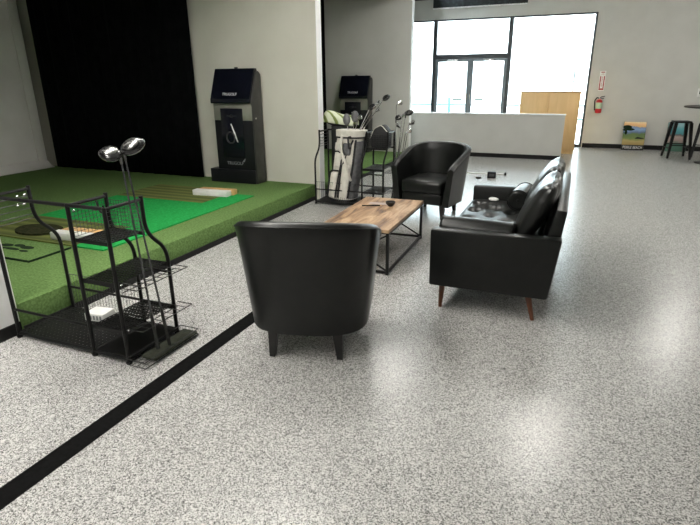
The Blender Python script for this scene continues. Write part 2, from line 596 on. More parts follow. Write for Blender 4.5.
# outside
struct('ground_outside', MB().box(-30, 25, 14.31, 60, -.14, -.04), M['pavement'], label='pale concrete outside the storefront')
f = struct('facade_outside', MB().box(-30, 12, 26, 26.5, -.04, 9), M['facade'], label='white building across the street')
for k in range(5):
    x = -5.15 + k * .21
    mesh_obj('louvre', MB().box(x - .04, x + .04, 25.97, 26, 2.72, 3.0), M['facade_grey'], f, False)
mesh_obj('window', MB().box(-3.70, -3.15, 25.97, 26, 3.82, 3.9).box(-3.6, -3.53, 25.97, 26, 3.5, 3.82).box(-3.38, -3.31, 25.97, 26, 3.5, 3.82), M['facade_grey'], f, False)
for x0, x1 in ((-5.55, -5.07), (-4.5, -4.1)):
    mesh_obj('vent', MB().box(x0, x1, 25.97, 26, .58, .70), M['vent_dark'], f, False)
def outline(x0, x1, z0, z1, t=.035):
    return MB().box(x0, x1, 25.97, 26, z0, z0 + t).box(x0, x1, 25.97, 26, z1 - t, z1).box(x0, x0 + t, 25.97, 26, z0 + t, z1 - t).box(x1 - t, x1, 25.97, 26, z0 + t, z1 - t)
mesh_obj('window_frame', outline(-1.98, -1.36, 1.36, 2.06), M['facade'], f, False)
mesh_obj('window_frame', outline(-.27, .09, 1.40, 1.80), M['pole_grey'], f, False)
rl = thing('street_railing', 'light blue metal railing outside the glass door', 'railing', (-3.93, 18, -.04))
for x in (-.0, 2.55, -2.6, 5.1):
    mesh_obj('post', MB().box(x - .05, x + .05, -.05, .05, 0, 1.05, .008), M['rail_blue'], rl)
mesh_obj('rail', MB().box(-3.4, 6.5, -.02, .02, .78, .84, .006), M['rail_blue'], rl)
mesh_obj('rail', MB().box(-3.4, 6.5, -.02, .02, .38, .43, .006), M['rail_blue'], rl)
lp = thing('street_pole', 'thin grey light pole outside the right storefront pane', 'pole', (-.21, 19, -.04))
mesh_obj('pole', MB().tube([(0, 0, 0), (0, 0, 2.93)], .028, 10, r_end=.02), M['pole_grey'], lp)
mesh_obj('base', MB().lathe([(.09, 0), (.09, .05), (.03, .07)], 16), M['pole_grey'], lp)

# unseen ceiling lights: some read from floor reflections, others added for brightness
LZ = 3.30
def ceiling_light(x, y):  # drum shape chosen to throw light sideways onto the walls
    t = thing('ceiling_light', 'unseen round drum ceiling lamp, set up to light the room', 'light', (x, y, CEIL), 0, 'ceiling lights')
    mesh_obj('canopy', MB().lathe([(.07, -.03), (.07, 0)], 20).tube([(0, 0, -.2), (0, 0, -.02)], .012, 8), M['white'], t)
    mesh_obj('diffuser', MB().lathe([(.24, LZ - CEIL), (.27, LZ - CEIL + .02), (.27, LZ - CEIL + .15)], 28), M['lamp'], t, angle=30)
    mesh_obj('cap', MB().lathe([(.275, LZ - CEIL + .1502), (.275, LZ - CEIL + .17), (.1, LZ - CEIL + .18)], 28), M['white'], t, angle=30)
    return t
l0 = ceiling_light(0, 6.84)
for x, y in ((2.22, 11.15), (-2.5, 8.0), (-2.3, 3.7), (-2.9, 2.9), (-2.8, 1.0), (-2.3, -.2), (-2.75, 1.95), (-3.0, -2.0), (4.2, 6.8)):  # opening pair fits floor reflections; the rest are added to brighten walls and floor
    copy_tree(l0, None, (x, y, CEIL))

# ------------------------------------------------------------------ bay 1
# impact screen on the left wall of the bay
t = thing('golf_screen', 'white golf impact screen at the left end of the bay', 'screen', (-8.35, 4.30, PH))
def scr(u, v):
    return (-.015 * math.sin(v * PI) + .006 * math.sin(u * 23 + v * 5), (u - .5) * 4.1, .02 + v * 3.1)
mesh_obj('cloth', MB().grid(scr, 40, 30), M['screen'], t)
mesh_obj('border', MB().box(.0, .03, 1.96, 2.12, .02, 3.12, .01), M['screen'], t)
mesh_obj('border', MB().box(.0, .03, -2.1, -1.96, .02, 3.12, .01), M['screen'], t)
mesh_obj('bottom_flap', MB().prism([(-.02, .0), (.16, .0), (.17, .012), (.10, .035), (-.0, .13), (-.02, .13)], 'y', -2.09, 2.13, .004), M['screen'], t)

def curtain(y, x0, x1, z0, label, n=60):
    def fc(u, v):
        return (x0 + u * (x1 - x0), y - .03 + .010 * math.sin(u * n * 1.3) + .004 * math.sin(u * n * 3.1 + 1), z0 + v * (3.40 - z0))
    o = thing('bay_curtain', label, 'curtain', (0, 0, 0))
    mb = MB().grid(fc, 260, 6)
    c_ = mesh_obj('cloth', mb, M['curtain'], o, angle=80)
    s = c_.modifiers.new('thick', 'SOLIDIFY')
    s.thickness = .006
    mesh_obj('rail', MB().box(x0, x1, y - .055, y - .005, 3.385, 3.415), M['black_metal'], o, False)
    return o
curtain(P1Y - .06, -8.17, -5.09, PH + .004, 'wide black curtain hanging between white screen and black kiosk')
curtain(P2Y - .06, -8.8, -5.03, .135, 'black curtain of the second bay, seen as a strip beside the white trim', 50)

# turf mats on the platform
def flat_thing(name, mb, mat, label, cat, z=PH):
    o = mesh_obj(name, mb, mat, None, False)
    o.location.z = z
    return tag(o, label, cat)
flat_thing('stance_mat', MB().prism([(-5.3, 3.84), (-3.98, 3.84), (-3.98, 3.16), (-3.63, 3.16), (-3.63, 5.55), (-3.98, 5.55), (-3.98, 4.97), (-5.3, 4.97)], 'z', 0, .012),
           M['green'], 'large bright green turf mat in the middle of the platform', 'mat')
flat_thing('hitting_mat', MB().box(-5.3, -3.985, 4.975, 5.75, 0, .014, .003), M['olive_stripe'], 'olive striped hitting strip at the kiosk end of the green mat', 'mat')
flat_thing('hitting_mat', MB().box(-5.3, -3.985, 3.16, 3.835, 0, .014, .003), M['olive_stripe'], 'olive striped hitting strip at the near end of the green mat', 'mat')
def oval(cx, cy, rx, ry, n=32, h=.02):
    pts = [(cx + rx * math.cos(2 * PI * k / n) * (1 + .05 * math.sin(3 * 2 * PI * k / n)), cy + ry * math.sin(2 * PI * k / n)) for k in range(n)]
    return MB().prism(pts, 'z', .014, .014 + h)
flat_thing('tee_patch', oval(-4.72, 3.40, .26, .17), M['brown_turf'], 'dark brown oval turf patch beside the near ball tray', 'mat')
t = thing('emblem_mat', 'square olive mat with a dark printed emblem at the front of platform', 'mat', (-4.42, 2.86, PH))
mesh_obj('base', MB().box(-.45, .45, -.14, .26, 0, .012, .003), M['turf'], t)
mesh_obj('border', MB().box(-.46, .46, -.15, -.138, 0, .015).box(.448, .46, -.138, .26, 0, .015), M['logo_dark'], t, False)
em = MB()
for cx, cy, rx, ry in ((-.14, .10, .07, .035), (-.02, .13, .06, .03), (.10, .11, .075, .035), (.0, .04, .09, .022), (.16, .03, .05, .02), (-.10, .03, .04, .018)):
    em.prism([(cx + rx * math.cos(2 * PI * k / 20), cy + ry * math.sin(2 * PI * k / 20)) for k in range(20)], 'z', .012, .0145)
mesh_obj('emblem', em, M['logo_dark'], t, False)

def ball_tray(x, y, rz, label):
    t = thing('ball_tray', label, 'tray', (x, y, PH + .014), rz)
    mesh_obj('tray', MB().box(-.25, .25, -.09, .02, 0, .07, .01), M['card_white'], t)
    mesh_obj('back_board', MB().box(-.23, .27, .021, .13, 0, .068, .008), M['tan'], t)
    mesh_obj('slot', MB().box(-.22, .22, -.07, .0, .0702, .0722), M['white_plastic'], t)
    return t
ball_tray(-4.13, 5.40, R(4), 'white and tan ball tray in front of the kiosk')
ball_tray(-4.10, 3.33, R(4), 'white and tan ball tray on the near hitting strip')

# ---- golf simulator kiosks
def kiosk(loc, label, sc=1.0):
    t = thing('simulator_kiosk', label, 'kiosk', loc)
    t.scale = (sc, 1, sc)
    # local: x centred, front faces -y, base at z=0
    mesh_obj('cabinet', MB().box(-.315, .305, 0, .22, 0, .86, .008), M['gloss_black'], t)
    mesh_obj('side_panel', MB().prism([(-.005, 0), (.228, 0), (.228, 1.46), (.18, 1.50), (.12, 1.48), (-.03, 1.10), (-.005, 1.04)], 'x', .306, .330, .003), M['kiosk_side'], t)
    mesh_obj('grey_band', MB().box(-.315, .305, .0, .22, .861, 1.085, .006), M['kiosk_grey'], t)
    rc = mesh_obj('front_panel', MB().box(-.20, .155, -.012, -.001, .36, 1.02, .004), M['kiosk_screen'], t)
    hd = mesh_obj('screen_head', MB().prism([(-.045, 1.086), (.21, 1.086), (.21, 1.46), (.185, 1.535), (.12, 1.535), (-.045, 1.14)], 'x', -.325, .305, .008), M['kiosk_screen'], t)
    mesh_obj('webcam', MB().box(-.02, .02, .14, .17, 1.533, 1.552, .004), M['black_metal'], hd)
    mesh_obj('base_step', MB().box(-.44, -.316, -.03, .2, 0, .19, .006).box(-.315, .31, -.03, -.001, 0, .19, .006), M['gloss_black'], t)
    tilt = math.atan2(.395, .165)
    text_mesh('lettering', 'TRUGOLF', .052, M['print'], hd, (-.015, -.030, 1.205), (tilt, 0, 0))
    text_mesh('lettering', 'TRUGOLF', .062, M['print_grey'], t, (-.02, -.005, .275))
    mesh_obj('swoosh', MB().prism([(.10, .30), (.135, .30), (.15, .345), (.14, .345)], 'y', -.004, 0), M['print_grey'], t, False)
    # emblem on the front panel: a ring, a small star mark and a slanted club
    mb = MB()
    pts = [(-.055 + .065 * math.cos(k * 2 * PI / 28), -.014, .63 + .075 * math.sin(k * 2 * PI / 28)) for k in range(28)]
    mb.tube(pts, .012, 6, closed=True)
    mesh_obj('emblem_ring', mb, M['print_dim'], rc)
    mesh_obj('emblem_star', MB().box(-.10, .06, -.014, -.012, .915, .925).box(-.04, .0, -.014, -.012, .90, .94), M['print_dim'], rc, False)
    mesh_obj('emblem_club', MB().prism([(-.045, .81), (-.033, .82), (.02, .70), (.062, .57), (.045, .57), (.0, .69)], 'y', -.016, -.012), M['print'], rc, False)
    mesh_obj('badge', MB().box(.331, .339, .02, .06, .88, .90), M['steel'], t, False)
    return t
kiosk((-4.35, 6.28, PH), 'tall black kiosk with angled display against the beige wall')
kiosk((-4.30, 10.55, .13), 'black display kiosk behind the golf bags, far bay')

# ------------------------------------------------------------------ golf storage racks
def perforated(mb, x0, x1, y0, y1, z, nx, ny, th=.004, f=.55):
    """sheet with rows of square holes"""
    dx, dy = (x1 - x0) / nx, (y1 - y0) / ny
    for i in range(nx + 1):
        w_ = dx * (1 - f) / 2
        xa, xb = x0 + i * dx - w_, x0 + i * dx + w_
        mb.box(max(x0, xa), min(x1, xb), y0, y1, z, z + th)
    for j in range(ny + 1):
        w_ = dy * (1 - f) / 2
        ya, yb = y0 + j * dy - w_, y0 + j * dy + w_
        mb.box(x0, x1, max(y0, ya), min(y1, yb), z + .0002, z + th - .0002)
    return mb

def golf_rack(loc, s, label, xm=.67, W=.945, HD=.155):
    """frames at x = 0, xm, W; straight posts at y = 0, bent posts reach y = s * .43"""
    t = thing('golf_storage_rack', label, 'rack', loc)
    D, DT = .43, .275
    BM = M['black_metal']
    for x, shade in ((0, 0), (xm, 0), (W, 0)):
        mesh_obj('post', MB().tube([(x, 0, .012), (x, 0, .955)], .0125, 8), BM, t)
        mesh_obj('bent_post', MB().tube(smooth_path([(x, s * DT, .965), (x, s * DT, .74), (x, s * D, .60), (x, s * D, .012)], 6, .42), .0125, 8), BM, t)
        mesh_obj('top_bar', MB().tube([(x, 0, .945), (x, s * DT, .945)], .010, 8), BM, t)
        mesh_obj('base_bar', MB().tube([(x, 0, .03), (x, s * D, .03)], .011, 8), BM, t)
        for y in (0, s * D):
            mesh_obj('foot', MB().lathe([(.017, 0), (.018, .012), (.014, .02)], 12, (x, y, 0)), M['rubber'], t)
    mesh_obj('top_rail', MB().tube([(0, 0, .948), (W, 0, .948)], .0115, 8), BM, t)
    mesh_obj('base_rail', MB().tube([(0, 0, .03), (W, 0, .03)], .0115, 8), BM, t)
    mesh_obj('base_rail', MB().tube([(0, s * D, .03), (W, s * D, .03)], .0115, 8), BM, t)
    mesh_obj('cross_rail', MB().tube([(0, 0, .20), (xm, 0, .20)], .009, 8), BM, t)
    mesh_obj('cross_rail', MB().tube([(0, s * D, .20), (W, s * D, .20)], .009, 8), BM, t)
    mesh_obj('cross_rail', MB().tube([(xm, s * D, .44), (W, s * D, .44)], .009, 8), BM, t)
    ya, yb = sorted((0.0, s * D))
    # floor of the bag bay and of the shelf column
    mesh_obj('base_panel', perforated(MB(), .01, xm - .01, ya + .01, yb - .01, .036, 20, 13, f=.4), BM, t, False)
    mesh_obj('base_panel', MB().box(xm + .01, W - .01, ya + .01, yb - .01, .034, .040), BM, t, False)
    # shelves
    yt = sorted((0.0, s * DT))
    for z, yy, lip in ((.745, yt, .015), (.50, (ya, yb), .02), (.20, (ya, yb), .018)):
        mb = perforated(MB(), xm + .012, W - .012, yy[0] + .012, yy[1] - .012, z, 11, 12 if yy is not yt else 8)
        sh = mesh_obj('shelf', mb, BM, t, False)
        mesh_obj('shelf_lip', MB().box(xm, W, yy[0] + .006, yy[0] + .012, z - lip, z + .008), BM, sh, False)
        mesh_obj('shelf_lip', MB().box(xm, W, yy[1] - .012, yy[1] - .006, z - lip, z + .008), BM, sh, False)
    # mesh sides of the top basket
    mb = MB()
    zz0, zz1 = .76, .925
    for k in range(13):
        x = xm + .012 + k * (W - xm - .024) / 12
        mb.tube([(x, s * DT, zz0), (x, s * DT, zz1)], .0016, 4)
    for k in range(8):
        z = zz0 + k * (zz1 - zz0) / 7
        mb.tube([(xm, s * DT, z), (W, s * DT, z)], .0016, 4)
        mb.tube([(xm, 0, z), (xm, s * DT, z)], .0016, 4)
        mb.tube([(W, 0, z), (W, s * DT, z)], .0016, 4)
    for k in range(11):
        y = s * (.012 + k * (DT - .024) / 10)
        for x in (xm, W):
            mb.tube([(x, y, zz0), (x, y, zz1)], .0016, 4)
    mesh_obj('basket_mesh', mb, M['wire'], t)
    # wire side panel at the bag end
    mb = MB()
    for z in (.90, .86, .82, .78, .75):
        mb.tube([(0, 0, z), (0, s * DT, z)], .003, 5)
    mesh_obj('side_wires', mb, M['wire'], t)
    # low upright wires behind the bag bay
    mb = MB()
    for k in range(1, 24):
        x = k * xm / 24
        mb.tube([(x, s * D, .035), (x, s * D, .30)], .0016, 4)
    mb.tube([(0, s * D, .30), (xm, s * D, .30)], .0025, 5)
    mesh_obj('bag_guard', mb, M['wire'], t)
    # bolts on the top of the bag end frame
    for y, z in ((.18, .915), (.23, .915), (.17, .855), (.215, .855)):
        mesh_obj('bolt', MB().ball((.015, s * y, z), .008, .010, .008, 10, 8), M['steel'], t)
    for x, y, z in ((xm + .02, .02, .915), (xm + .02, .17, .885), (W + .014, .02, .50), (W + .014, .02, .21)):
        mesh_obj('bolt', MB().ball((x, s * y, z), .007, .009, .007, 10, 8), M['steel'], t)
    mesh_obj('hook', MB().tube(smooth_path([(xm + .01, s * .19, .935), (xm + .03, s * .19, .87), (xm + .055, s * .19, .86), (xm + .06, s * .19, .91)], 4), .006, 8), BM, t)
    # club holder hung on the open side: bottom tray and two wire guides
    mb = MB()
    x0, x1, y0, y1 = W + .012, W + HD, s * -.03, s * .455
    for z in (.012, .05):
        mb.tube([(x0, y0, z), (x1, y0, z), (x1, y1, z), (x0, y1, z)], .0035, 6, closed=True)
    for k in range(13):
        y = y0 + (y1 - y0) * k / 12
        mb.tube([(x0, y, .012), (x1, y, .012)], .002, 4)
    for k in range(1, 4):
        x = x0 + (x1 - x0) * k / 4
        mb.tube([(x, y0, .012), (x, y1, .012)], .002, 4)
    mesh_obj('club_tray', mb, M['wire'], t)
    mesh_obj('tray_pad', MB().box(x0 + .03, x1 - .004, min(s * .06, s * .45), max(s * .06, s * .45), .015, .034, .004), M['pad'], t)
    for z in (.215, .475):
        mb = MB()
        g0, g1 = s * .03, s * .47
        mb.tube([(W, g0, z), (W + .115, g0, z), (W + .115, g1, z), (W, g1, z)], .0032, 6)
        mb.tube([(W, g0, z - .03), (W, g1, z - .03)], .0032, 6)
        for k in range(1, 8):
            y = g0 + (g1 - g0) * k / 8
            mb.tube([(W, y, z), (W + .115, y, z)], .0024, 5)
        mesh_obj('club_guide', mb, M['wire'], t)
    return t

RK1 = Vector((-3.245, 2.05, 0))
golf_rack(RK1, 1, 'black metal golf rack in the foreground beside the near partition')
RK2 = Vector((-3.14, 6.75, 0))
golf_rack(RK2, -1, 'black metal golf rack holding the cream golf bag', W=.96, HD=.125)
# white box on the lowest shelf of the near rack
t = thing('ball_box', 'white printed ball box lying inside the near golf rack', 'box', (-2.90, 2.405, .042), R(8))
mesh_obj('carton', MB().box(-.075, .075, -.06, .06, 0, .055, .003), M['card_white'], t)
mb = MB()
for k in range(5):
    mb.box(-.06 + k * .026, -.045 + k * .026, -.0612, -.0602, .012, .042)
mesh_obj('lettering', mb, M['print_grey'], t, False)

# ---- clubs
def head_driver(mb, hosel, ux, uz, size=.06, flat=.55):
    """wood head: rounded teardrop; hosel point is the heel, ux points to the toe, uz is the sole side"""
    ux, uz = Vector(ux).normalized(), Vector(uz).normalized()
    uy = uz.cross(ux).normalized()
    uz = ux.cross(uy).normalized()
    rot = Matrix((ux, uy, uz)).transposed()
    def fn(p):
        z = p.z if p.z < 0 else p.z * .72
        y = p.y * (1 - .18 * p.x) if p.y > 0 else p.y * .72
        return Vector((p.x, y, z))
    c_ = Vector(hosel) + ux * size * .82
    mb.ball(c_, size, size * .92, size * flat, 22, 14, fn, rot)
    return mb
def club(name, label, foot, top, kind, ux, uz, group=None, inverted=True, size=.06, cat='golf club', shaftmat='shaft'):
    """foot: grip end, top: hosel end"""
    foot, top = Vector(foot), Vector(top)
    t = thing(name, label, cat, foot, 0, group)
    d_ = top - foot
    g = d_ * (.26 / d_.length)
    mesh_obj('shaft', MB().tube([g, d_], .0065, 8, r_end=.0045), M[shaftmat], t)
    mesh_obj('grip', MB().tube([(0, 0, 0), g * .02, g], .0125, 10, r_end=.0095), M['grip'], t)
    if kind == 'wood':
        hb = mesh_obj('head', head_driver(MB(), d_, ux, uz, size), M['crown'], t, angle=70)
        u, z_ = Vector(ux).normalized(), Vector(uz).normalized()
        y_ = z_.cross(u).normalized()
        z_ = u.cross(y_).normalized()
        rot = Matrix((u, y_, z_)).transposed()
        mesh_obj('sole_plate', MB().ball(d_ + u * size * .82 + z_ * size * .30, size * .72, size * .64, size * .19, 18, 10, None, rot), M['dark_steel'], hb, angle=70)
        mesh_obj('hosel', MB().tube([d_ - d_.normalized() * .05, d_ + d_.normalized() * .012], .0075, 10, r_end=.010), M['dark_steel'], hb)
    else:
        u, z_ = Vector(ux).normalized(), d_.normalized()
        y_ = z_.cross(u).normalized()
        rot = Matrix((u, y_, z_)).transposed().to_4x4()
        rot.translation = d_
        hb = mesh_obj('head', MB().prism([(0, -.005), (.075, -.012), (.083, .03), (.06, .05), (.0, .022)], 'y', -.009, .009, .003).xf(rot), M['steel'], t)
        mesh_obj('hosel', MB().tube([d_ - z_ * .04, d_ + z_ * .012], .0075, 8), M['steel'], hb)
    return t
XH = -2.215
club('golf_driver', 'golf driver in the near rack, its head higher and toward the kiosk', (-2.185, 2.275, .040), (-2.185, 2.135, 1.25), 'wood', (.62, .55, .40), (-.1, -.72, .62), size=.068)
club('golf_wood', 'golf wood in the near rack, its lower head facing the curtain', (-2.215, 2.205, .040), (-2.195, 2.118, 1.235), 'wood', (-.85, -.32, .12), (.0, -.45, .86), size=.062)

# clubs standing in the far rack
CL = [((-2.10, 6.60), (-2.11, 6.60, 1.285), 'iron', (.9, .2, .2)),
      ((-2.09, 6.52), (-2.10, 6.56, 1.12), 'wood', (.8, .3, .35)),
      ((-2.10, 6.46), (-2.00, 6.50, 1.155), 'iron', (.9, -.2, .3)),
      ((-2.10, 6.40), (-1.93, 6.42, 1.19), 'wood', (.9, .2, .3)),
      ((-2.10, 6.64), (-1.95, 6.62, 1.04), 'iron', (.8, .4, .3)),
      ((-2.12, 6.67), (-2.06, 6.64, 1.00), 'iron', (-.8, .4, .3)),
      ((-2.09, 6.56), (-1.96, 6.52, .95), 'iron', (.9, .1, .2))]
CLL = ['shiny iron standing tallest in the far rack club holder', 'dark wood with a short shaft in the far rack holder', 'silver iron in the middle of far rack holder',
       'dark wood leaning rightmost in the far rack, against the window', 'silver iron under the rightmost dark wood', 'iron with its head turned left in the far holder', 'shortest silver iron in the far rack holder']
for (fx, top, kd, ux), lb in zip(CL, CLL):
    club('golf_wood' if kd == 'wood' else 'golf_iron', lb, (fx[0], fx[1], .036), top, kd, ux, (.0, -.6, .75), 'clubs in the far rack holder', size=.055, shaftmat='steel')

# ---- cream golf bag leaning in the far rack
def bag_body(mb, z0, z1, rx, ry, prof=None, n=28, lean=0.0, leany=0.0, k0=1.0, k1=1.0, sq=2.6, steps=10):
    rings = []
    for i in range(steps + 1):
        v = i / steps
        z = z0 + (z1 - z0) * v
        k = k0 + (k1 - k0) * v
        if prof:
            k *= prof(v)
        ring = []
        for q in range(n):
            a = 2 * PI * q / n
            cx, sx = math.cos(a), math.sin(a)
            ring.append((math.copysign(abs(cx) ** (2 / sq), cx) * rx * k + lean * z, math.copysign(abs(sx) ** (2 / sq), sx) * ry * k + leany * z, z))
        rings.append(ring)
    return mb.loft(rings)
t = thing('golf_bag', 'cream golf bag with black trim standing in the far rack', 'golf bag', (-2.80, 6.47, .042), R(-12))
lx, ly = .13, .04
bb = mesh_obj('body', bag_body(MB(), .03, .86, .18, .135, lambda v: 1 + .05 * math.sin(v * PI), lean=lx, leany=ly), M['cream'], t)
mesh_obj('base', bag_body(MB(), 0, .035, .185, .14, lean=lx), M['bag_black'], t)
mesh_obj('top_cuff', bag_body(MB(), .855, .935, .20, .145, lean=lx, leany=ly, k1=1.05), M['cream'], t)
mesh_obj('cuff_band', bag_body(MB(), .835, .857, .20, .146, lean=lx, leany=ly), M['bag_black'], t)
def pocket(x0, x1, z0, z1, dp, mat, name='pocket', y=-.10):
    mb = MB().box(x0, x1, y - dp, y + .04, z0, z1, min(.03, dp * .45), 3)
    for v in mb.bm.verts:
        v.co.x += lx * v.co.z
        v.co.y += ly * v.co.z
    return mesh_obj(name, mb, mat, t)
pocket(-.15, -.035, .05, .40, .075, M['cream'], 'long_pocket')
pocket(-.125, -.005, .46, .66, .06, M['cream'], 'upper_pocket')
pocket(.005, .135, .06, .52, .05, M['cream'], 'front_pocket')
pocket(-.02, .11, .62, .78, .055, M['bag_grey'], 'mesh_pocket')
pocket(-.14, -.04, .68, .79, .05, M['cream'], 'small_pocket')
def strap(pts, r=.011, name='trim_strap', mat='bag_black'):
    pts = [Vector((p[0] + lx * p[2], p[1] + ly * p[2], p[2])) for p in pts]
    return mesh_obj(name, MB().tube(smooth_path(pts, 5), r, 8), M[mat], t)
strap([(-.155, -.16, .08), (-.155, -.175, .3), (-.15, -.16, .42), (-.03, -.16, .42)])
strap([(-.032, -.165, .06), (-.02, -.165, .3), (-.005, -.15, .52), (-.03, -.13, .62)])
strap([(.0, -.145, .06), (.0, -.14, .45), (.045, -.13, .6), (.12, -.12, .82)], .012)
strap([(.14, -.12, .06), (.155, -.11, .45), (.15, -.10, .82)], .014)
strap([(-.15, -.11, .66), (-.06, -.15, .67), (.0, -.13, .60), (.0, -.13, .5)], .010)
strap([(-.06, -.12, .9), (.02, -.24, .72), (.13, -.22, .5), (.16, -.12, .3)], .016, 'shoulder_strap', 'cream')
mb = MB()
for v in ((-.155, .0), (.155, .0)):
    pass
mesh_obj('side_panel', bag_body(MB(), .05, .80, .075, .10, lean=lx, leany=ly).xf(Matrix.Translation((.125, -.005, 0))), M['bag_grey'], t)
mesh_obj('handle', MB().tube(smooth_path([(.10 + lx * .8, -.11, .86), (.10 + lx * .8, -.17, .86), (.11 + lx * .8, -.17, .72), (.11 + lx * .7, -.11, .72)], 4), .012, 8), M['bag_black'], t)
BAGTOP = Vector((-2.80 + lx * .93, 6.49, .95))
# headcovered and bare clubs sticking out of the bag; each is a thing of its own
BC = [((-.02, .03), (.06, .02, .20), 'cover'), ((.05, .05), (.20, .05, .30), 'wood'), ((-.06, .0), (-.02, .02, .16), 'cover'),
      ((.08, .0), (.30, .03, .27), 'iron'), ((.02, -.04), (.12, -.02, .17), 'iron'), ((.09, .05), (.38, .06, .42), 'wood'), ((.06, -.02), (.34, .02, .36), 'iron')]
BL = ['grey padded headcover on a club at the centre of the cream bag', 'dark wood head leaning out of the cream bag toward the window', 'grey padded headcover nearest the striped hood',
      'silver iron head leaning far out of the cream bag', 'low silver iron head in the front of the cream bag', 'tallest dark wood above the cream golf bag', 'silver iron just below the tallest wood of the cream bag']
for (bx, by), dv, kd in [(a, b, c_) for a, b, c_ in BC]:
    lb = BL.pop(0)
    ft = BAGTOP + Vector((bx * .5, by * .5, -.12))
    tp = BAGTOP + Vector((bx + dv[0] * .8, by + dv[1], dv[2] * .95))
    if kd == 'cover':
        c_ = thing('covered_club', lb, 'golf club', ft, 0, 'clubs in the cream golf bag')
        d_ = tp - ft
        mesh_obj('shaft', MB().tube([(0, 0, 0), d_ * .7], .006, 8), M['steel'], c_)
        mesh_obj('headcover', MB().ball(d_, .05, .045, .075, 16, 12), M['bag_grey'], c_)
    else:
        c_ = thing('golf_wood' if kd == 'wood' else 'golf_iron', lb, 'golf club', ft, 0, 'clubs in the cream golf bag')
        d_ = tp - ft
        mesh_obj('shaft', MB().tube([(0, 0, 0), d_], .0055, 8), M['steel'], c_)
        if kd == 'wood':
            mesh_obj('head', head_driver(MB(), d_, (.8, .1, .5), (-.3, -.7, .6), .055), M['crown'], c_, angle=70)
        else:
            u, z_ = Vector((.75, -.3, .3)).normalized(), d_.normalized()
            y_ = z_.cross(u).normalized()
            rot = Matrix((u, y_, u.cross(y_))).transposed().to_4x4()
            rot.translation = d_
            mesh_obj('head', MB().prism([(0, -.005), (.07, -.012), (.078, .028), (.055, .045), (.0, .02)], 'y', -.009, .009, .003).xf(rot), M['steel'], c_)

# black golf bag with a striped hood, standing behind the rack past the partition end
t = thing('golf_bag', 'black golf bag under a pale green striped hood, behind the rack', 'golf bag', (-3.05, 7.02, 0))
mesh_obj('body', bag_body(MB(), .0, .98, .14, .13), M['bag_black'], t)
def hood(u, v):
    a = PI * v
    wv = .15 * (1 - .25 * u)
    return (-.22 + u * .44, -math.cos(a) * wv, .985 + math.sin(a) * (.15 - .03 * u) * (1 + .06 * math.sin(9 * u)) + .05 * (1 - u))
hd = mesh_obj('striped_hood', MB().grid(hood, 18, 16), M['striped'], t)
s_ = hd.modifiers.new('thick', 'SOLIDIFY')
s_.thickness = .01
mesh_obj('hood_lining', MB().ball((-.02, 0, 1.03), .20, .13, .06, 20, 12, lambda p: Vector((p.x, p.y * (1 - .2 * p.x), p.z))), M['bag_black'], t)
# black pouch on top basket of the far rack
t = thing('club_pouch', 'black pouch with pale piping on the top basket of far rack', 'pouch', (-2.31, 6.59, .752), 0)
mesh_obj('body', MB().prism([(-.11, 0), (.12, 0), (.13, .20), (.04, .30), (-.06, .25), (-.11, .13)], 'y', -.10, .10, .03), M['bag_black'], t)
mesh_obj('piping', MB().tube(smooth_path([(-.112, -.104, .12), (-.06, -.105, .245), (.04, -.105, .295), (.13, -.105, .20)], 5), .005, 8), M['cream'], t)

